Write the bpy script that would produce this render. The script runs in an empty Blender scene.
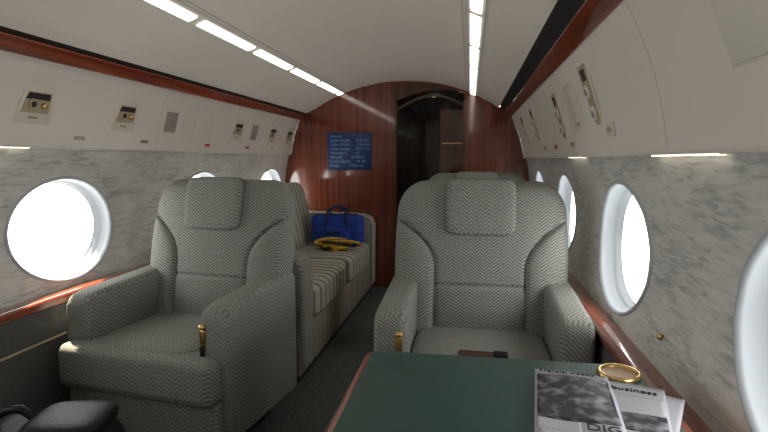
import bpy, bmesh, math, random
from mathutils import Vector, Matrix
random.seed(4)
D=bpy.data; C=bpy.context
scene=C.scene
CX=-0.6
Y0,Y1=-1.5,4.7
# ---------------------------------------------------------------- materials
def newmat(name):
    m=D.materials.new(name); m.use_nodes=True
    return m,m.node_tree.nodes,m.node_tree.links,m.node_tree.nodes['Principled BSDF']
def plain(name,col,rough=.6,metal=0,coat=0,noise=0,nscale=40,bump=0,spec=.5):
    m,n,l,b=newmat(name)
    b.inputs['Base Color'].default_value=(*col,1); b.inputs['Roughness'].default_value=rough
    b.inputs['Specular IOR Level'].default_value=spec
    b.inputs['Metallic'].default_value=metal; b.inputs['Coat Weight'].default_value=coat
    if noise or bump:
        tc=n.new('ShaderNodeTexCoord'); t=n.new('ShaderNodeTexNoise'); t.inputs['Scale'].default_value=nscale
        t.inputs['Detail'].default_value=4
        l.new(tc.outputs['Object'],t.inputs['Vector'])
        if noise:
            r=n.new('ShaderNodeValToRGB'); r.color_ramp.elements[0].position=.3; r.color_ramp.elements[1].position=.7
            r.color_ramp.elements[0].color=(*[c*(1-noise) for c in col],1)
            r.color_ramp.elements[1].color=(*[min(1,c*(1+noise)) for c in col],1)
            l.new(t.outputs['Fac'],r.inputs['Fac']); l.new(r.outputs['Color'],b.inputs['Base Color'])
        if bump:
            bp=n.new('ShaderNodeBump'); bp.inputs['Strength'].default_value=bump; bp.inputs['Distance'].default_value=.004
            l.new(t.outputs['Fac'],bp.inputs['Height']); l.new(bp.outputs['Normal'],b.inputs['Normal'])
    return m
def streak(name,c0,c1,scale,rough=.5,coat=0,p0=.35,p1=.65,detail=6,dist=.4):
    m,n,l,b=newmat(name)
    tc=n.new('ShaderNodeTexCoord'); mp=n.new('ShaderNodeMapping'); mp.inputs['Scale'].default_value=scale
    t=n.new('ShaderNodeTexNoise'); t.inputs['Scale'].default_value=1; t.inputs['Detail'].default_value=detail; t.inputs['Distortion'].default_value=dist
    r=n.new('ShaderNodeValToRGB'); e=r.color_ramp.elements
    e[0].position=p0; e[1].position=p1; e[0].color=(*c0,1); e[1].color=(*c1,1)
    l.new(tc.outputs['Object'],mp.inputs['Vector']); l.new(mp.outputs[0],t.inputs['Vector']); l.new(t.outputs['Fac'],r.inputs['Fac'])
    l.new(r.outputs['Color'],b.inputs['Base Color']); b.inputs['Roughness'].default_value=rough; b.inputs['Coat Weight'].default_value=coat
    b.inputs['Coat Roughness'].default_value=.06
    return m
def wallpaper(name):
    m,n,l,b=newmat(name)
    tc=n.new('ShaderNodeTexCoord')
    def nz(scale,dist,det,rot=.06):
        mp=n.new('ShaderNodeMapping'); mp.inputs['Scale'].default_value=scale; mp.inputs['Rotation'].default_value=(rot,0,0)
        t=n.new('ShaderNodeTexNoise'); t.inputs['Scale'].default_value=1; t.inputs['Detail'].default_value=det; t.inputs['Distortion'].default_value=dist
        l.new(tc.outputs['Object'],mp.inputs['Vector']); l.new(mp.outputs[0],t.inputs['Vector']); return t.outputs['Fac']
    a=nz((30,12,85),.8,6,.12); c=nz((6,3,8),.9,3,.25)
    mx=n.new('ShaderNodeMath'); mx.operation='MULTIPLY_ADD'; mx.inputs[1].default_value=.50; l.new(c,mx.inputs[0])
    m2=n.new('ShaderNodeMath'); m2.operation='MULTIPLY'; m2.inputs[1].default_value=.75; l.new(a,m2.inputs[0]); l.new(m2.outputs[0],mx.inputs[2])
    r=n.new('ShaderNodeValToRGB'); e=r.color_ramp.elements
    e[0].position=.48; e[1].position=.76; e[0].color=(.36,.38,.38,1); e[1].color=(.65,.645,.62,1)
    q=e.new(.60); q.color=(.55,.555,.535,1)
    l.new(mx.outputs[0],r.inputs['Fac']); l.new(r.outputs['Color'],b.inputs['Base Color']); b.inputs['Roughness'].default_value=.5
    return m
def herring(name,col,tri_axis='X',per=.0165,amp=.34):
    m,n,l,b=newmat(name)
    tc=n.new('ShaderNodeTexCoord'); s=n.new('ShaderNodeSeparateXYZ'); l.new(tc.outputs['Object'],s.inputs[0])
    def M(op,a,bb=None):
        k=n.new('ShaderNodeMath'); k.operation=op
        for i,v in enumerate((a,bb)):
            if v is None: continue
            if isinstance(v,(int,float)): k.inputs[i].default_value=v
            else: l.new(v,k.inputs[i])
        return k.outputs[0]
    if tri_axis=='X': t=s.outputs['X']; al=M('ADD',s.outputs['Y'],s.outputs['Z'])
    else: t=s.outputs['Y']; al=M('ADD',s.outputs['X'],s.outputs['Z'])
    pp=M('PINGPONG',t,.019)
    v=M('SINE',M('MULTIPLY',M('ADD',al,M('MULTIPLY',pp,1.1)),2*math.pi/per))
    nz=n.new('ShaderNodeTexNoise'); nz.inputs['Scale'].default_value=230; nz.inputs['Detail'].default_value=3; l.new(tc.outputs['Object'],nz.inputs['Vector'])
    v2=M('ADD',M('MULTIPLY',v,.26),nz.outputs['Fac'])
    r=n.new('ShaderNodeValToRGB'); e=r.color_ramp.elements; e[0].position=.12;e[1].position=.88
    e[0].color=(*[c*(1-amp*1.5) for c in col],1); e[1].color=(*[c*(1+amp*1.5) for c in col],1)
    l.new(v2,r.inputs['Fac']); l.new(r.outputs['Color'],b.inputs['Base Color'])
    b.inputs['Roughness'].default_value=.95; b.inputs['Specular IOR Level'].default_value=.2
    bp=n.new('ShaderNodeBump'); bp.inputs['Strength'].default_value=.3; bp.inputs['Distance'].default_value=.0015
    l.new(v2,bp.inputs['Height']); l.new(bp.outputs['Normal'],b.inputs['Normal'])
    return m
def stripes(name,stops,per,axis='Y',rough=.9):
    m,n,l,b=newmat(name)
    tc=n.new('ShaderNodeTexCoord'); s=n.new('ShaderNodeSeparateXYZ'); l.new(tc.outputs['Object'],s.inputs[0])
    k=n.new('ShaderNodeMath'); k.operation='DIVIDE'; k.inputs[1].default_value=per; l.new(s.outputs[axis],k.inputs[0])
    f=n.new('ShaderNodeMath'); f.operation='FRACT'; l.new(k.outputs[0],f.inputs[0])
    r=n.new('ShaderNodeValToRGB'); r.color_ramp.interpolation='CONSTANT'; e=r.color_ramp.elements
    e[0].position=stops[0][0]; e[0].color=(*stops[0][1],1); e[1].position=stops[1][0]; e[1].color=(*stops[1][1],1)
    for p,c in stops[2:]:
        q=e.new(p); q.color=(*c,1)
    l.new(f.outputs[0],r.inputs['Fac']); l.new(r.outputs['Color'],b.inputs['Base Color']); b.inputs['Roughness'].default_value=rough
    return m
def emis(name,col,st):
    m,n,l,b=newmat(name); b.inputs['Base Color'].default_value=(*col,1)
    b.inputs['Emission Color'].default_value=(*col,1); b.inputs['Emission Strength'].default_value=st
    return m
FAB=(.206,.215,.199)
M_seat=herring('seat_herringbone',FAB,'X')
M_arm=herring('arm_herringbone',FAB,'Y')
M_pipe=plain('seat_piping',(.095,.100,.092),.9)
M_ceiling=plain('ceiling_vinyl',(.70,.66,.60),.5,noise=.02,nscale=6)
M_psu=plain('psu_vinyl',(.70,.67,.61),.42,noise=.02,nscale=5)
M_wall=wallpaper('wallpaper')
M_low=plain('lower_wall_carpet',(.09,.093,.092),.95,noise=.2,nscale=90)
M_wood=streak('mahogany_trim',(.15,.030,.012),(.30,.068,.028),(30,1.2,30),.2,1)
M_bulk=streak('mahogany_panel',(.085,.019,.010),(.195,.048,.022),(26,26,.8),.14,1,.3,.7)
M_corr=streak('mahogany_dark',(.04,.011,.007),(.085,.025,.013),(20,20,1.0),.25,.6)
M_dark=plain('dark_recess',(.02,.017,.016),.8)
M_carpet=plain('carpet',(.070,.078,.072),1,noise=.45,nscale=60,bump=.6)
M_frame=plain('window_frame_plastic',(.40,.44,.48),.45)
M_beige=plain('beige_plastic',(.40,.33,.23),.4)
M_ivory=plain('ivory_plastic',(.66,.61,.52),.35)
M_grille=plain('grille_grey',(.30,.28,.25),.6)
M_brass=plain('brass',(.70,.48,.2),.28,1)
M_black=plain('black_leather',(.006,.006,.007),.45,bump=.3,nscale=120,spec=.25)
M_blackp=plain('black_plastic',(.02,.02,.02),.4)
M_green=plain('green_leather',(.034,.088,.075),.42,noise=.12,nscale=25,bump=.2)
M_blue=plain('blue_nylon',(.012,.050,.34),.8,noise=.4,nscale=14,bump=.5)
M_navy=plain('sign_blue',(.012,.035,.13),.3)
M_strap=plain('navy_webbing',(.008,.018,.09),.7)
M_text=plain('sign_text',(.20,.36,.65),.5)
M_yellow=plain('yellow_fabric',(.62,.38,.03),.7,noise=.25,nscale=30)
M_strip=emis('lamp_strip',(1,.95,.86),3.0)
M_wash=emis('wash_lamp',(1,.88,.66),2.2)
cr=(.46,.43,.35); nv=(.085,.095,.10); gr=(.26,.26,.245)
M_div=stripes('divan_stripe',[(0,cr),(.28,nv),(.40,gr),(.52,nv),(.62,cr),(.80,gr),(.86,cr)],.085)
M_divf=stripes('divan_skirt',[(0,(.12,.10,.075)),(.05,(.27,.235,.185)),(.50,(.13,.11,.085)),(.53,(.25,.22,.175))],.20)
# ---------------------------------------------------------------- mesh helpers
def link(o,parent=None):
    scene.collection.objects.link(o)
    if parent: o.parent=parent
    return o
def empty(name,loc=(0,0,0),rz=0):
    e=D.objects.new(name,None); e.location=loc; e.rotation_euler=(0,0,rz); e.empty_display_size=.1
    return link(e)
def mobj(name,vs,fs,mat,parent=None,smooth=True,loc=(0,0,0),rot=(0,0,0)):
    me=D.meshes.new(name); me.from_pydata([tuple(v) for v in vs],[],fs); me.update()
    bm=bmesh.new(); bm.from_mesh(me); bmesh.ops.recalc_face_normals(bm,faces=bm.faces); bm.to_mesh(me); bm.free()
    for p in me.polygons: p.use_smooth=smooth
    me.materials.append(mat)
    o=D.objects.new(name,me); o.location=loc; o.rotation_euler=rot
    return link(o,parent)
def bmobj(name,bm,mat,parent,loc,rot,smooth=True):
    me=D.meshes.new(name); bm.to_mesh(me); bm.free()
    for p in me.polygons: p.use_smooth=smooth
    me.materials.append(mat)
    o=D.objects.new(name,me); o.location=loc; o.rotation_euler=rot
    return link(o,parent)
def rbox(name,size,loc,mat,parent=None,bev=.01,seg=3,rot=(0,0,0)):
    bm=bmesh.new(); bmesh.ops.create_cube(bm,size=1)
    for v in bm.verts: v.co=Vector((v.co.x*size[0],v.co.y*size[1],v.co.z*size[2]))
    if bev>0: bmesh.ops.bevel(bm,geom=bm.edges[:],offset=min(bev,min(size)*.49),segments=seg,affect='EDGES',profile=.5)
    o=bmobj(name,bm,mat,parent,loc,rot,bev>0)
    return o
def sbox(name,size,loc,mat,parent=None,n=5,rot=(0,0,0),res=14,fn=None):
    vs=[];fs=[];idx={}
    def vert(p):
        k=tuple(round(c,5) for c in p)
        if k in idx: return idx[k]
        r=(abs(p[0])**n+abs(p[1])**n+abs(p[2])**n)**(1/n)
        q=[c/r for c in p]
        q=Vector((q[0]*size[0]/2,q[1]*size[1]/2,q[2]*size[2]/2))
        if fn: q=fn(q)
        vs.append(q); idx[k]=len(vs)-1; return idx[k]
    for ax in range(3):
        for sg in (-1,1):
            a,b=[i for i in range(3) if i!=ax]
            for i in range(res):
                for j in range(res):
                    f=[]
                    for di,dj in ((0,0),(1,0),(1,1),(0,1)):
                        p=[0,0,0];p[ax]=sg;p[a]=math.tan((-1+2*(i+di)/res)*math.pi/4);p[b]=math.tan((-1+2*(j+dj)/res)*math.pi/4)
                        f.append(vert(p))
                    fs.append(f)
    return mobj(name,vs,fs,mat,parent,True,loc,rot)
def prism(name,poly,axis,a0,a1,mat,parent=None,bev=0,seg=3,loc=(0,0,0),rot=(0,0,0)):
    bm=bmesh.new()
    def mk(p,a):
        return {'X':(a,p[0],p[1]),'Y':(p[0],a,p[1]),'Z':(p[0],p[1],a)}[axis]
    v0=[bm.verts.new(mk(p,a0)) for p in poly]; v1=[bm.verts.new(mk(p,a1)) for p in poly]
    n=len(poly); bm.faces.new(v0); bm.faces.new(v1[::-1])
    for i in range(n): bm.faces.new((v0[i],v1[i],v1[(i+1)%n],v0[(i+1)%n]))
    bmesh.ops.recalc_face_normals(bm,faces=bm.faces)
    if bev:
        ed=[e for e in bm.edges if e.calc_face_angle(0)>.45]
        bmesh.ops.bevel(bm,geom=ed,offset=bev,segments=seg,affect='EDGES',profile=.5)
    return bmobj(name,bm,mat,parent,loc,rot,bool(bev))
def cyl(name,r,h,loc,mat,parent=None,rot=(0,0,0),r2=None,seg=24,bev=0):
    bm=bmesh.new(); bmesh.ops.create_cone(bm,cap_ends=True,segments=seg,radius1=r,radius2=r if r2 is None else r2,depth=h)
    if bev: bmesh.ops.bevel(bm,geom=[e for e in bm.edges if e.calc_face_angle(0)>1],offset=bev,segments=2,affect='EDGES')
    return bmobj(name,bm,mat,parent,loc,rot,bool(bev))
def tube(name,pts,r,mat,parent=None,loc=(0,0,0),rot=(0,0,0),cyclic=False):
    cu=D.curves.new(name,'CURVE'); cu.dimensions='3D'; cu.bevel_depth=r; cu.bevel_resolution=3; cu.use_fill_caps=True
    s=cu.splines.new('POLY'); s.points.add(len(pts)-1); s.use_cyclic_u=cyclic
    for p,q in zip(s.points,pts): p.co=(*q,1)
    cu.materials.append(mat)
    o=D.objects.new(name,cu); o.location=loc; o.rotation_euler=rot
    return link(o,parent)
def text(name,body,size,mat,parent,loc,rot,align='LEFT'):
    cu=D.curves.new(name,'FONT'); cu.body=body; cu.size=size; cu.align_x=align; cu.extrude=.0006
    cu.materials.append(mat); o=D.objects.new(name,cu); o.location=loc; o.rotation_euler=rot
    return link(o,parent)
def sweep(name,prof,y0,y1,mat,parent=None,smooth=True,ny=1):
    vs=[];fs=[];n=len(prof)
    for j in range(ny+1):
        y=y0+(y1-y0)*j/ny
        for x,z in prof: vs.append((x,y,z))
    for j in range(ny):
        for i in range(n-1): fs.append((j*n+i,j*n+i+1,(j+1)*n+i+1,(j+1)*n+i))
    return mobj(name,vs,fs,mat,parent,smooth)
# ---------------------------------------------------------------- cabin shell
WP=[(.63,1.09),(.72,1.105),(.82,1.117),(.92,1.12),(1.02,1.115),(1.12,1.10),(1.24,1.072)]
def whw(z):
    if z<=WP[0][0]: return WP[0][1]
    for (a,b),(c,d) in zip(WP,WP[1:]):
        if z<=c: return b+(d-b)*(z-a)/(c-a)
    return WP[-1][1]
def ceilz(h): return 1.88-.245*(abs(h)/.84)**2.2
ZB={-1:1.24,1:1.205}
def psu(t,s=1):
    a=(1.058 if s>0 else 1.05,ZB[s]); b=(.945 if s>0 else .955,1.555)
    bul=.018*math.sin(math.pi*t)
    return (a[0]+(b[0]-a[0])*t+bul*.95, a[1]+(b[1]-a[1])*t+bul*.3)
WINS={-1:[-.35,.80,1.97,3.15,4.32],1:[-.23,.79,1.86,2.92,3.97]}; WZ=.885; WA,WB=.285,.214
wcount=0
for side,s in (('left',-1),('right',1)):
    X=lambda h: CX+s*h
    w=empty('wall_'+side)
    vs=[];fs=[]
    N=72;R=7;z0,z1=.63,ZB[s]
    WIN=WINS[s]
    bounds=[WIN[0]-.5]+[(a+b_)/2 for a,b_ in zip(WIN,WIN[1:])]+[min(Y1,WIN[-1]+.5)]
    for wi,yc in enumerate(WIN):
        base=len(vs); hp=bounds[wi+1]-yc; hm=yc-bounds[wi]
        angs=[2*math.pi*i/N for i in range(N)]
        for cy,cz in ((hp,z1-WZ),(-hm,z1-WZ),(-hm,z0-WZ),(hp,z0-WZ)):
            a=math.atan2(cz,cy)%(2*math.pi)
            k=min(range(N),key=lambda i:abs(angs[i]-a)); angs[k]=a
        for a in angs:
            c,sn=math.cos(a),math.sin(a)
            re=1/math.sqrt((c/WA)**2+(sn/WB)**2)
            cand=[]
            if c>1e-6: cand.append(hp/c)
            if c<-1e-6: cand.append(-hm/c)
            if sn>1e-6: cand.append((z1-WZ)/sn)
            if sn<-1e-6: cand.append((z0-WZ)/sn)
            rr=min(cand)
            for k in range(R+1):
                r=re+(rr-re)*k/R; z=WZ+r*sn
                vs.append((X(whw(z)),yc+r*c,z))
        for i in range(N):
            j=(i+1)%N
            for k in range(R): fs.append((base+i*(R+1)+k,base+j*(R+1)+k,base+j*(R+1)+k+1,base+i*(R+1)+k+1))
    mobj('wallpaper_panel',vs,fs,M_wall,w)
    pr=[(X(whw(z)),z) for z in (.63,.72,.82,.92,1.02,1.12,z1)]
    sweep('wallpaper_front_strip',pr,Y0,bounds[0],M_wall,w)
    if bounds[-1]<Y1: sweep('wallpaper_rear_strip',pr,bounds[-1],Y1,M_wall,w)
    sweep('lower_panel',[(X(1.04),.62),(X(1.03),.3),(X(1.02),0)],Y0,Y1,M_low,w)
    tube('lower_panel_bead',[(X(1.035),Y0,.47),(X(1.035),Y1,.47)],.006,M_beige,w)
    zb=ZB[s]
    pp=[(X(whw(zb)+.002),zb),(X(whw(zb)-.015),zb-.014),(X(psu(0,s)[0]),zb-.010)]+[(X(psu(t/10,s)[0]),psu(t/10,s)[1]) for t in range(11)]
    sweep('overhead_panel',pp,Y0,Y1,M_psu,w)
    tube('valance_gap',[(X(whw(zb)),Y0,zb-.006),(X(whw(zb)),Y1,zb-.006)],.006,M_dark,w)
    for yy in [(a+b_)/2 for a,b_ in zip(WIN,WIN[1:])]:
        tube('panel_seam',[(X(psu(t/8,s)[0]),yy,psu(t/8,s)[1]) for t in range(9)],.0006,M_grille,w)
    led=empty('window_ledge' )
    poly=[(X(1.022),.60),(X(1.022),.628),(X(1.035),.637),(X(1.10),.637),(X(1.11),.60)]
    prism('wood_rail',poly,'Y',Y0,Y1-.005,M_wood,led,bev=.006)
    tr=empty('trim_1' if s<0 else 'trim_2')
    if s>0:
        poly=[(X(.965),1.552),(X(.948),1.575),(X(.897),1.603),(X(.890),1.592),(X(.942),1.549)]
        gp=[(X(.96),1.565),(X(.92),1.615),(X(.87),1.645),(X(.84),1.65),(X(.84),ceilz(.84))]
    else:
        poly=[(X(.965),1.545),(X(.950),1.575),(X(.915),1.600),(X(.905),1.590),(X(.940),1.543)]
        gp=[(X(.96),1.565),(X(.925),1.600),(X(.895),1.610)]
        sweep('cove_panel',[(X(.896),1.609),(X(.87),1.622),(X(.84),ceilz(.84))],Y0,Y1,M_ceiling,tr)
    prism('wood_moulding',poly,'Y',Y0,Y1-.005,M_wood,tr,bev=.003,seg=2)
    sweep('dark_groove',gp,Y0,Y1,M_dark,tr)  # shadow strip above the moulding, painted in as a near-black surface
    for yc in WIN:
        wcount+=1
        we=empty('window_%d'%wcount)
        vs=[];fs=[];n=64
        loops=[(1.05,1.06,-.001),(1.04,1.05,-.006),(1.01,1.01,-.008),(.985,.985,.004),(.965,.965,.045),(.95,.945,.046),(.94,.935,.068),(.92,.91,.070)]
        for (ka,kb,off) in loops:
            for i in range(n):
                a=2*math.pi*i/n; z=WZ+WB*kb*math.sin(a)
                vs.append((X(whw(z)+off),yc+WA*ka*math.cos(a),z))
        for k in range(len(loops)-1):
            for i in range(n):
                j=(i+1)%n; fs.append((k*n+i,k*n+j,(k+1)*n+j,(k+1)*n+i))
        mobj('window_frame',vs,fs,M_frame,we)
        la=D.lights.new('daylight_portal','AREA'); la.shape='ELLIPSE'
        la.cycles.is_portal=True; la.size,la.size_y=.40,.54
        lo=D.objects.new('daylight_portal',la); lo.location=(X(whw(WZ)+.09),yc,WZ)
        lo.rotation_euler=(0,math.radians(90*s),0)
        link(lo,we)
# ceiling
cl=[(CX+h,ceilz(h)) for h in [-.84+1.68*i/40 for i in range(41)]]
sweep('ceiling',cl,Y0,Y1,M_ceiling)
for s in (-1,1):
    e=empty('ceiling_light_strip')
    h0=.525 if s<0 else .578
    def cp(h,dz=0): return (CX+s*(h0+h),ceilz(h0+h)-dz)
    sweep('lamp_housing',[cp(.0,.001),cp(.002,.008),cp(.068,.008),cp(.07,.001)],Y0,Y1-.01,M_ceiling,e,False)
    y=-1.43
    while y<4.6:
        L=min(.53,4.66-y)
        sweep('lamp_diffuser',[cp(.012,.008),cp(.014,.014),cp(.035,.015),cp(.054,.014),cp(.056,.008)],y,y+L,M_strip,e)
        y+=.60
    tube('ceiling_joint',[(CX+s*(h0-.02),Y0,ceilz(h0-.02)),(CX+s*(h0-.02),Y1,ceilz(h0-.02))],.0015,M_grille,e)
# floor
mobj('floor',[(-1.8,Y0,0),(.6,Y0,0),(.6,6.6,0),(-1.8,6.6,0)],[(0,1,2,3)],M_carpet,None,False)
def outline(s):
    p=[(0,ceilz(0))]+[(h,ceilz(h)) for h in [.84*i/16 for i in range(1,17)]]+[(.87,1.66),(.96,1.57)]+[psu(t/6,s) for t in range(5,-1,-1)]+[(whw(ZB[s])+.01,ZB[s])]+[(h+.012,z) for z,h in WP[::-1] if z<ZB[s]]+[(1.1,.6),(1.04,0)]
    return p
OLr=outline(1); OLl=outline(-1)
full=[(CX-h,z) for h,z in OLl[::-1]]+[(CX+h,z) for h,z in OLr[1:]]
prism('wall_front',full,'Y',Y0-.05,Y0,M_psu)  # closing plate added behind the camera to contain light; cabin really runs on
# bulkhead
bk=empty('wall_back')
DL,DR=-.67,-.055
lp=[(DL,0),(DL,1.875)]+[(CX-h,z) for h,z in OLl if h>.08]
prism('wood_panel_port',lp,'Y',Y1,Y1+.04,M_bulk,bk)
rp=[(DR,0),(DR,ceilz(DR-CX))]+[(CX+h,z) for h,z in OLr if h>.56]
prism('wood_panel_starboard',rp,'Y',Y1,Y1+.04,M_bulk,bk)
hp=[(DL,1.875)]+[(CX+h,z) for h,z in OLr if h<.54]+[(DR,ceilz(DR-CX))]
hp+= [(DL+(DR-DL)*t/10, 1.71+.09*math.sin(math.pi*(.25+.75*(1-t/10)) ) ) for t in range(10,-1,-1)]
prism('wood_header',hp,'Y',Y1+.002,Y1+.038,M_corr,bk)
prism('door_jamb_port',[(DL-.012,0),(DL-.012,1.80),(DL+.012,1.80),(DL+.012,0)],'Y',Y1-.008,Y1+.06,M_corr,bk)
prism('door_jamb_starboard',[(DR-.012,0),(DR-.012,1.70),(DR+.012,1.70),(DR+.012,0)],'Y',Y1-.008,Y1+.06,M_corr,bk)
tube('arch_bead',[(CX-h,Y1-.003,z-.008) for h,z in OLl[:17][::-1]]+[(CX+h,Y1-.003,z-.008) for h,z in OLr[1:17]],.005,M_wood,bk)
# corridor beyond
co=empty('wall_corridor')
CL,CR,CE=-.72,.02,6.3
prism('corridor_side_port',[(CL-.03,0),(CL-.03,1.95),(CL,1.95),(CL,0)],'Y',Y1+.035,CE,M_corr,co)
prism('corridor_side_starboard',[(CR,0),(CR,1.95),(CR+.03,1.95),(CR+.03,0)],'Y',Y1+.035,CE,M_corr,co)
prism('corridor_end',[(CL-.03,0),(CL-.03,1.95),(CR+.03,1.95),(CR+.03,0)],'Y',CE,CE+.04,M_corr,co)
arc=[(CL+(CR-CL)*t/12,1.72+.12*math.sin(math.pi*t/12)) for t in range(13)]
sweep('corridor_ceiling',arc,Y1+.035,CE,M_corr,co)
rbox('corridor_roof',(CR-CL+.06,CE-Y1-.03,.02),((CL+CR)/2,(CE+Y1+.035)/2,1.95),M_corr,co,0)  # unseen cover added above the ceiling to stop sky light leaking in
arc2=[(CL+.02+(CR-CL-.04)*t/12,1.66+.13*math.sin(math.pi*t/12)) for t in range(13)]
prism('corridor_arch_trim',[(x,z-.020) for x,z in arc2]+[(x,z) for x,z in arc2[::-1]],'Y',4.95,5.0,plain('arch_tan',(.22,.17,.11),.5),co)
dr=empty('door_1')
prism('door_leaf',[(-.30,0.01),(-.30,1.68),(.0,1.68),(.0,0.01)],'Y',5.3,5.34,M_bulk,dr)
prism('door_rail',[(-.28,1.34),(-.28,1.352),(-.02,1.352),(-.02,1.34)],'Y',5.28,5.3,M_brass,dr)
dl=empty('corridor_dome_lamp')  # made-up glowing fixture, added to brighten the dim corridor
cyl('lamp_base',.06,.015,(-.35,5.12,1.812),M_ivory,dl,bev=.003)
cyl('lamp_lens',.045,.02,(-.35,5.12,1.797),emis('dome_glow',(1,.85,.65),2.5),dl,bev=.004)
# ---------------------------------------------------------------- overhead fittings
def on_psu(name,s,y,t):
    h,z=psu(t,s); h2,z2=psu(min(1,t+.02),s); tx,tz=s*(h2-h),z2-z; L=math.hypot(tx,tz); tx/=L;tz/=L
    e=D.objects.new(name,None); link(e); e.empty_display_size=.05
    T=Vector((tx,0,tz))
    Nn=Vector((-tz,0,tx)) if s>0 else Vector((tz,0,-tx))
    Yv=T.cross(Nn)
    m=Matrix(((Yv.x,T.x,Nn.x),(Yv.y,T.y,Nn.y),(Yv.z,T.z,Nn.z))).to_4x4()
    m.translation=Vector((CX+s*h,y,z)); e.matrix_world=m
    return e
def reading(s,y,t=.52,big=1):
    e=on_psu('reading_light_panel',s,y,t)
    prism('plate',[(-.095,-.072),(.075,-.072),(.082,.078),(-.055,.078)],'Z',-.002,.005,M_ivory,e,bev=.002)
    prism('recess',[(-.070,-.030),(.058,-.030),(.062,.050),(-.045,.050)],'Z',.004,.0065,M_beige,e)
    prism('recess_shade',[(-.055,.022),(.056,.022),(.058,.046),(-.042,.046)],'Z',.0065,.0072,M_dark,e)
    cyl('lamp_bezel',.021,.008,(-.022,.004,.009),M_beige,e,r2=.018,bev=.001)
    cyl('lamp_lens',.013,.010,(-.022,.004,.010),M_dark,e,r2=.011)
    cyl('air_nozzle',.014,.014,(.030,.000,.011),M_brass,e,r2=.009,bev=.001)
    rbox('switch',(.040,.008,.004),(-.01,-.048,.006),M_grille,e,.001)
    return e
def vent(s,y,t=.5,sx=.13,sy=.13):
    e=on_psu('speaker_grille',s,y,t)
    rbox('plate',(sx,sy,.006),(0,0,.002),M_ivory,e,.003)
    rbox('mesh',(sx*.84,sy*.84,.006),(0,0,.0035),M_grille,e,.002)
for y in (1.76,2.28,3.5,4.15,4.55): reading(-1,y,.45)
for y in (1.40,2.66,3.78): vent(-1,y,.45)
for y in (1.02,3.02):
    e=on_psu('oxygen_mask_cover',-1,y,.48); rbox('cover',(.20,.16,.006),(0,0,.003),M_psu,e,.003)
e=on_psu('oxygen_mask_cover',-1,2.86,.48); rbox('cover',(.14,.14,.005),(0,0,.002),M_psu,e,.002)
def slotpanel(s,y,t=.55):
    e=on_psu('air_vent_panel',s,y,t)
    prism('plate',[(-.055,-.13),(.055,-.13),(.078,.13),(-.078,.13)],'Z',-.002,.006,M_ivory,e,bev=.002)
    prism('recess',[(-.033,-.105),(.033,-.105),(.056,.11),(-.056,.11)],'Z',.005,.0075,M_beige,e)
    prism('slot',[(-.024,.055),(.024,.055),(.032,.095),(-.032,.095)],'Z',.0075,.0085,M_dark,e)
    for k in (-.062,.015):
        cyl('bezel',.027,.010,(0,k,.010),M_ivory,e,r2=.023,bev=.002); cyl('nozzle',.014,.013,(0,k,.013),M_grille,e,r2=.010)
    return e
slotpanel(1,1.93); slotpanel(1,2.60,.5); slotpanel(1,3.5); slotpanel(1,4.1)
e=on_psu('oxygen_mask_cover',1,2.24,.52); rbox('cover',(.2,.2,.006),(0,0,.003),M_ivory,e,.003); rbox('cover_latch',(.03,.012,.004),(0,-.07,.007),M_grille,e,.001)
e=on_psu('switch_plate',1,1.78,.2); rbox('plate',(.09,.045,.006),(0,0,.003),M_ivory,e,.003)
for k in (-.02,.01): e2=rbox('button',(.018,.018,.006),(k,0,.006),M_beige,e,.002)
e=on_psu('ceiling_speaker',1,.83,.62); rbox('surround',(.3,.22,.008),(0,0,.003),M_psu,e,.004); rbox('face',(.27,.19,.006),(0,0,.006),M_psu,e,.003)
for s,ys_ in ((1,((1.08,1.45),(2.3,2.6))),(-1,((.9,1.75),))):
    for a,b in ys_:
        e=empty('wash_light'); zb=ZB[s]; X=CX+s*(whw(zb)-.010)
        prism('wash_lens',[(X-.007,zb-.016),(X+.007,zb-.016),(X+.007,zb-.006),(X-.007,zb-.006)],'Y',a,b,M_wash,e)
for y,c in ((3.1,(.5,.03,.03)),(3.2,(.6,.6,.6)),(3.7,(.5,.03,.03)),(4.2,(.5,.5,.5)),(2.0,(.42,.36,.26)),(2.45,(.25,.22,.2))):
    e=on_psu('placard',-1,y,.10); rbox('label',(.06,.016,.003),(0,0,.002),plain('placard_ink',c,.5),e,.001)
for y,c in ((2.45,(.40,.33,.23)),(2.9,(.45,.05,.04)),(3.3,(.4,.33,.23))):
    e=on_psu('placard',1,y,.12); rbox('label',(.07,.022,.003),(0,0,.002),plain('placard_ink',c,.5),e,.001)
e=empty('coat_button'); cyl('knob',.008,.012,(CX+(whw(.72)-.006),1.42,.72),M_brass,e,rot=(0,math.pi/2,0),bev=.002)
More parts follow.
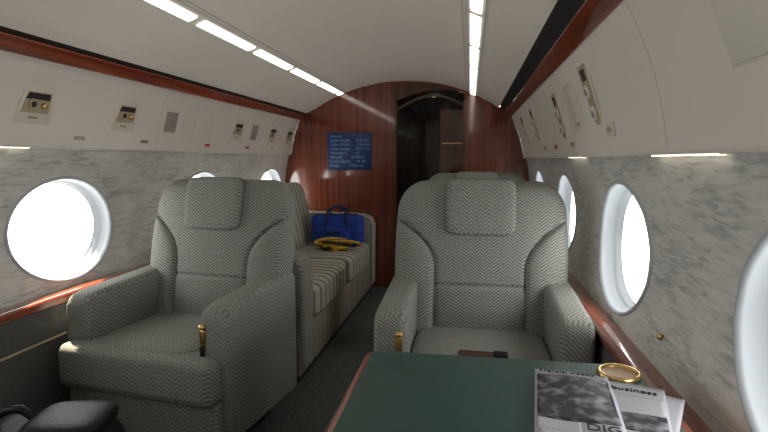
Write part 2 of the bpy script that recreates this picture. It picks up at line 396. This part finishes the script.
# ---------------------------------------------------------------- armchairs
H0,H1=.40,1.09
def lean(y,z): return y+.50+(z-.42)*.20
def xg(z):
    return .185+.165*max(0,(z-.73)/.20)**2
def back_mesh():
    nx,nz=120,130; vs=[];fs=[]
    def hw(z):
        u=(z-H0)/(H1-H0)
        w=.345+.020*math.sin(math.pi*min(1,max(0,u*.95)))
        if u>.80: v=min(1,(u-.80)/.20); w-= .12*(1-math.sqrt(max(0,1-v**2.2)))
        if u<.06: w*=.96+.04*(u/.06)
        return w
    def T(z):
        u=(z-H0)/(H1-H0); f=1
        if u>.90: f=max(0,1-((u-.90)/.10)**2.4)**(1/2.4)
        if u<.06: f=.6+.4*u/.06
        return f
    for sd in (0,1):
        for k in range(nz+1):
            u=k/nz; u=1-(1-u)**1.35; z=H0+(H1-H0)*u
            w=hw(z);t=T(z)
            for i in range(nx+1):
                s=math.sin((-1+2*i/nx)*math.pi/2*.999)
                x=s*w; edge=max(0,1-abs(s)**6)**.45
                if sd==0:
                    y=-.085*t*edge
                    ax=abs(x); g=xg(z)
                    if z<.93:
                        slope=.33*max(0,(z-.73)/.20)/.20
                        dd=(ax-g)/math.sqrt(1+slope*slope)
                        y+= .014*math.exp(-(dd/.007)**2)
                        if dd>0: y-= .024*(1-math.exp(-dd/.03))*edge*min(1,(.95-z)/.06)
                        else:
                            y-= .006*math.cos(min(1,ax/g)*math.pi/2)
                            y+= .010*math.exp(-((z-.66)/.007)**2)
                    y-= .015*math.exp(-((z-.55)/.08)**2)*max(0,1-(x/.2)**2)*t
                else:
                    y=.075*t*edge
                vs.append((x,lean(y,z),z))
    A=(nx+1)*(nz+1)
    for sd in (0,1):
        for k in range(nz):
            for i in range(nx):
                a=sd*A+k*(nx+1)+i; f=(a,a+1,a+nx+2,a+nx+1); fs.append(f if sd==0 else f[::-1])
    for k in range(nz):
        for i in (0,nx):
            a=k*(nx+1)+i; b=a+nx+1; fs.append((a,b,b+A,a+A))
    for i in range(nx): fs.append((i,i+1,i+1+A,i+A))
    return vs,fs
BV,BF=back_mesh()
def seat(loc,rz,ash=(-1,1)):
    e=empty('cabin_armchair',loc,rz)
    rbox('plinth',(.50,.46,.14),(0,.33,.07),M_black,e,.02)
    rbox('apron',(.68,.58,.185),(0,.30,.215),M_seat,e,.02,4)
    Tp=[(-.345,-.035),(.345,-.035),(.345,.115),(.252,.125),(.252,.53),(-.252,.53),(-.252,.125),(-.345,.115)]
    prism('seat_cushion',Tp,'Z',.305,.478,M_seat,e,bev=.036,seg=6)
    sbox('cushion_crown',(.50,.50,.06),(0,.26,.466),M_seat,e,4,res=16)
    for zz in (.336,):
        tube('cushion_piping',[(-.312,-.034,zz),(.312,-.034,zz)],.0028,M_pipe,e)
    mobj('backrest',BV,BF,M_seat,e)
    for s in (-1,1):
        pts=[]
        for k in range(30):
            z=.46+(.925-.46)*k/29; x=xg(z)
            if x<.345: pts.append((s*x,lean(-.0735,z),z))
        tube('back_seam',pts,.0026,M_pipe,e)
    sbox('headrest',(.285,.085,.235),(0,lean(-.078,.985),.982),M_seat,e,8,rot=(-.2,0,0),res=20)
    sbox('headrest_seam_band',(.292,.05,.241),(0,lean(-.072,.985),.982),M_pipe,e,8,rot=(-.2,0,0),res=20)
    for s in (-1,1):
        x0,x1=s*.255,s*.370
        poly=[(.055,.13),(.035,.52),(.04,.61),(.06,.648),(.12,.660),(.56,.69),(.60,.675),(.60,.13)]
        prism('armrest_port' if s<0 else 'armrest_starboard',poly,'X',min(x0,x1),max(x0,x1),M_arm,e,bev=.028,seg=5)
    for s in ash:
        rbox('ashtray_plate',(.026,.010,.06),(s*.278,.037,.545),M_brass,e,.004)
        cyl('ashtray_lid',.013,.018,(s*.278,.036,.585),M_brass,e,bev=.003)
        rbox('recline_lever',(.012,.018,.04),(s*.278,.030,.50),M_blackp,e,.004)
    return e
seat((-1.215,1.68,0),math.radians(-8),(1,))
rs=seat((.047,1.68,0),0,(-1,))
seat((.045,3.02,0),0)
rbox('seat_belt',(.15,.05,.014),(-.0,.12,.497),plain('belt_web',(.06,.016,.012),.5),rs,.006,rot=(0,0,-.05))
rbox('belt_buckle',(.05,.045,.018),(.07,.115,.502),M_black,rs,.006,rot=(0,0,-.05))
# ---------------------------------------------------------------- divan
dv=empty('divan')
xa,xb=-1.59,-.84; xm=(xa+xb)/2
rbox('frame',(xb-xa-.03,2.05,.24),(xm-.005,3.55,.16),M_divf,dv,.012)
rbox('kick_plinth',(.68,2.0,.05),(xm,3.55,.025),M_dark,dv,.005)
for k,yc in enumerate((3.16,4.02)):
    sbox('seat_cushion_%d'%k,(.66,.87,.20),(-1.165,yc,.375),M_div,dv,7,res=20)
    sbox('back_cushion_%d'%k,(.19,.86,.58),(-1.475,yc,.70),M_div,dv,6,rot=(0,math.radians(-12),0),res=20)
for nm,ya,yb in (('arm_near',2.53,2.71),('arm_far',4.46,4.64)):
    prism(nm,[(xb+.0,.06),(xb+.005,.60),(xb-.02,.67),(xb-.10,.70),(xa+.0,.72),(xa,.06)],'Y',ya,yb,M_div if nm=='arm_far' else herring('divan_arm_cloth',(.26,.255,.225),'Y'),dv,bev=.03,seg=4)
bg=empty('blue_duffel_bag',(-1.08,4.20,.476),math.radians(6))
def bagf(q):
    return Vector((q.x,q.y*(1-.18*max(0,q.z/.13))+.006*math.sin(q.x*34),q.z+.006*math.sin(q.x*26+1)))
sbox('bag_body',(.42,.20,.25),(0,0,.125),M_blue,bg,10,fn=bagf,res=22)
rbox('pocket',(.26,.02,.13),(-.02,-.105,.09),M_blue,bg,.009)
rbox('name_patch',(.10,.006,.03),(-.02,-.116,.11),M_strap,bg,.002)
for s in (-1,1):
    tube('handle',[(-.09,s*.095,.02),(-.088,s*.10,.20),(-.075,s*.07,.285),(-.03,s*.05,.315),(.03,s*.05,.315),(.070,s*.07,.285),(.088,s*.10,.20),(.09,s*.095,.02)],.010,M_strap,bg)
tube('zip',[(-.17,0,.252),(-.05,0,.256),(.06,0,.254),(.17,0,.252)],.005,M_blackp,bg)
ys=empty('yellow_strap_bundle',(-1.06,3.93,.48))
random.seed(9)
for k in range(5):
    a=random.random()*6; pts=[]
    for i in range(24):
        t=i/24*2*math.pi; rx=.08+.025*k; pts.append((rx*math.cos(t+a)+.01*k,.06*math.sin(t+a)*(1+.3*math.sin(3*t+k)),.016+.014*k*.8+.016*math.sin(2*t+k)))
    tube('strap_loop_%d'%k,pts,.012,M_yellow if k not in(1,3) else M_blackp,ys,cyclic=True)
sbox('folded_end',(.14,.09,.05),(.05,-.03,.03),M_yellow,ys,3,rot=(0,.1,.5),fn=lambda q:Vector((q.x,q.y,q.z+.008*math.sin(q.x*70))))
# ---------------------------------------------------------------- sign
sg=empty('menu_sign')
rbox('sign_panel',(.415,.012,.34),(-1.092,4.691,1.26),M_navy,sg,.003)
lines=['Aircraft','Cabin Height      6 ft 1 in','Cabin Width       7 ft 4 in','Cabin Length     45 ft 1 in','Passengers        14','Altitude        45,000 ft','Cruise Speed      M .80','Range         4,200 nm']
for i,t in enumerate(lines):
    text('sign_line_%d'%i,t,.036,M_text,sg,(-1.275,4.682,1.385-i*.038),(math.pi/2,0,0))
# ---------------------------------------------------------------- table
tb=empty('cabin_table')
TX0,TX1,TY0,TY1,TZ=-.25,.405,.35,1.265,.70
def rrect(x0,x1,y0,y1,r,n=6):
    p=[]
    for cx,cy,a0 in ((x1-r,y1-r,0),(x0+r,y1-r,90),(x0+r,y0+r,180),(x1-r,y0+r,270)):
        for i in range(n+1):
            a=math.radians(a0+90*i/n); p.append((cx+r*math.cos(a),cy+r*math.sin(a)))
    return p
prism('table_top',rrect(TX0,TX1,TY0,TY1,.035),'Z',TZ-.045,TZ-.002,M_wood,tb,bev=.008)
prism('leather_inlay',rrect(TX0+.016,TX1-.02,TY0+.02,TY1-.010,.025),'Z',TZ-.006,TZ,M_green,tb,bev=.0015,seg=1)
rbox('pedestal',(.08,.5,.655),(.33,.8,.33),M_wood,tb,.01)
rbox('support_foot',(.3,.5,.03),(.22,.8,.015),M_dark,tb,.005)
ch=(.340,1.200)
def ring(name,loops,mat,parent,loc):
    n=36;vs=[];fs=[]
    for r,z in loops:
        for i in range(n):
            a=2*math.pi*i/n; vs.append((r*math.cos(a),r*math.sin(a),z))
    for k in range(len(loops)-1):
        for i in range(n):
            j=(i+1)%n; fs.append((k*n+i,k*n+j,(k+1)*n+j,(k+1)*n+i))
    return mobj(name,vs,fs,mat,parent,True,loc)
cpz=empty('cup_holder',(ch[0],ch[1],TZ))
ring('rim',[(.047,.0),(.047,.005),(.043,.008),(.038,.006),(.036,.002)],M_brass,cpz,(0,0,0))
ring('liner',[(.037,.003),(.03,.0015),(.001,.001)],plain('tan_liner',(.34,.20,.08),.5),cpz,(0,0,0))
m,n,l,b=newmat('newsprint')
tc=n.new('ShaderNodeTexCoord'); br=n.new('ShaderNodeTexBrick'); br.inputs['Scale'].default_value=1
mp=n.new('ShaderNodeMapping'); mp.inputs['Scale'].default_value=(45,170,1); l.new(tc.outputs['Object'],mp.inputs[0]); l.new(mp.outputs[0],br.inputs['Vector'])
br.inputs['Color1'].default_value=(.08,.08,.09,1); br.inputs['Color2'].default_value=(.22,.22,.24,1); br.inputs['Mortar'].default_value=(.36,.37,.40,1); br.inputs['Mortar Size'].default_value=.14
l.new(br.outputs['Color'],b.inputs['Base Color']); b.inputs['Roughness'].default_value=.8
M_news=m
M_paper=plain('paper',(.37,.38,.42),.8)
def photo_mat(name,sc,dark,light):
    m,n,l,b=newmat(name)
    tc=n.new('ShaderNodeTexCoord'); v=n.new('ShaderNodeTexNoise'); v.inputs['Scale'].default_value=sc; v.inputs['Detail'].default_value=6; l.new(tc.outputs['Object'],v.inputs['Vector'])
    r=n.new('ShaderNodeValToRGB'); r.color_ramp.elements[0].position=.48; r.color_ramp.elements[1].position=.72
    r.color_ramp.elements[0].color=(*dark,1); r.color_ramp.elements[1].color=(*light,1); l.new(v.outputs['Fac'],r.inputs['Fac']); l.new(r.outputs['Color'],b.inputs['Base Color'])
    return m
M_photo=photo_mat('news_photo',32,(.018,.018,.026),(.27,.27,.31)); M_ink=plain('ink',(.015,.015,.018),.7)
def sheet(name,w,h,mat,parent,loc,rz,curl=.004,th=.004):
    vs=[];fs=[];nx=14
    for lay in (0,1):
        for j in range(nx+1):
            for i in range(nx+1):
                x=(-.5+i/nx)*w;y=(-.5+j/nx)*h
                gx,gy=loc[0]+x,loc[1]+y
                z=(th if lay else 0)+(curl*(1+math.sin(gx*40+gy*14)) if lay else 0)
                vs.append((x,y,z))
    A=(nx+1)**2
    for lay in (0,1):
        for j in range(nx):
            for i in range(nx):
                a=lay*A+j*(nx+1)+i; fs.append((a,a+1,a+nx+2,a+nx+1))
    per=[i for i in range(nx)]+[j*(nx+1)+nx for j in range(nx)]+[nx*(nx+1)+nx-i for i in range(nx)]+[(nx-j)*(nx+1) for j in range(nx)]
    for k in range(len(per)):
        a=per[k];b_=per[(k+1)%len(per)]; fs.append((a,b_,b_+A,a+A))
    return mobj(name,vs,fs,mat,parent,True,loc,(0,0,rz))
np1=empty('newspaper',(.206,.985,TZ+.0095),math.radians(-7))
sheet('folded_pages',.150,.33,M_paper,np1,(0,0,0),0,.0015,.006)
sheet('back_fold',.152,.325,M_paper,np1,(.004,-.002,-.0085),0,0,.007)
sheet('cover_photo',.142,.20,M_photo,np1,(0,.040,.0055),0,.0015,.0015)
text('headline','DIG',.034,M_ink,np1,(.010,-.093,.0115),(0,0,0))
sheet('column_text',.075,.036,M_news,np1,(-.034,-.080,.0055),0,.0015,.0015)
text('masthead','financial weekly',.018,M_ink,np1,(-.066,.146,.0115),(0,0,0))
sheet('lower_text',.138,.05,M_news,np1,(0,-.128,.0055),0,.0015,.0015)
np2=empty('newspaper',(.312,.995,TZ+.0005),math.radians(-15))
sheet('under_pages',.12,.28,M_paper,np2,(.014,-.015,0),math.radians(-9),.0003,.002)
sheet('folded_pages',.12,.28,M_paper,np2,(0,0,.002),0,.0008,.003)
sheet('column_text',.11,.07,M_news,np2,(0,.045,.004),0,.0008,.0015)
sheet('inside_photo',.11,.07,M_photo,np2,(0,-.032,.004),0,.0008,.0015)
sheet('column_text_2',.11,.06,M_news,np2,(0,-.102,.004),0,.0008,.0015)
text('headline','business',.026,M_ink,np2,(-.042,.098,.0075),(0,0,0))
# ---------------------------------------------------------------- black bag bottom-left
bb=empty('black_leather_bag',(-1.20,1.26,0),math.radians(12))
sbox('bag_body',(.38,.26,.42),(0,0,.21),M_black,bb,7,fn=lambda q:Vector((q.x,q.y*(1-.25*max(0,q.z/.21)),q.z+.01*math.sin(q.x*25))))
sbox('flap',(.22,.20,.05),(.07,.0,.425),M_black,bb,4)
tube('handle',[(-.15,0,.40),(-.145,0,.44),(-.11,0,.462),(-.07,0,.465),(-.04,0,.44),(-.03,0,.41)],.012,M_black,bb)
cyl('clasp',.012,.015,(.06,-.115,.40),M_brass,bb,rot=(math.pi/2,0,0),bev=.002)
# ---------------------------------------------------------------- light
w=D.worlds.new('sky'); scene.world=w; w.use_nodes=True
bgn=w.node_tree.nodes['Background']; bgn.inputs['Color'].default_value=(1,.98,.945,1); bgn.inputs['Strength'].default_value=7.0
sd=Vector((.32,-.30,-.62))
sl=D.lights.new('sun','SUN'); sl.energy=30; sl.angle=math.radians(2); sl.color=(1,.84,.62)
so=D.objects.new('sun',sl); so.location=(-4,3,4); so.rotation_euler=sd.to_track_quat('-Z','Y').to_euler(); link(so)
# ---------------------------------------------------------------- camera
cd=D.cameras.new('camera'); cd.sensor_width=36; cd.lens=520/768*36; cd.clip_start=.02
co_=D.objects.new('camera',cd); co_.location=(0,0,1.18); co_.rotation_euler=(math.radians(90-6.15),0,math.radians(9.34)); link(co_)
scene.camera=co_
scene.view_settings.view_transform='Standard'
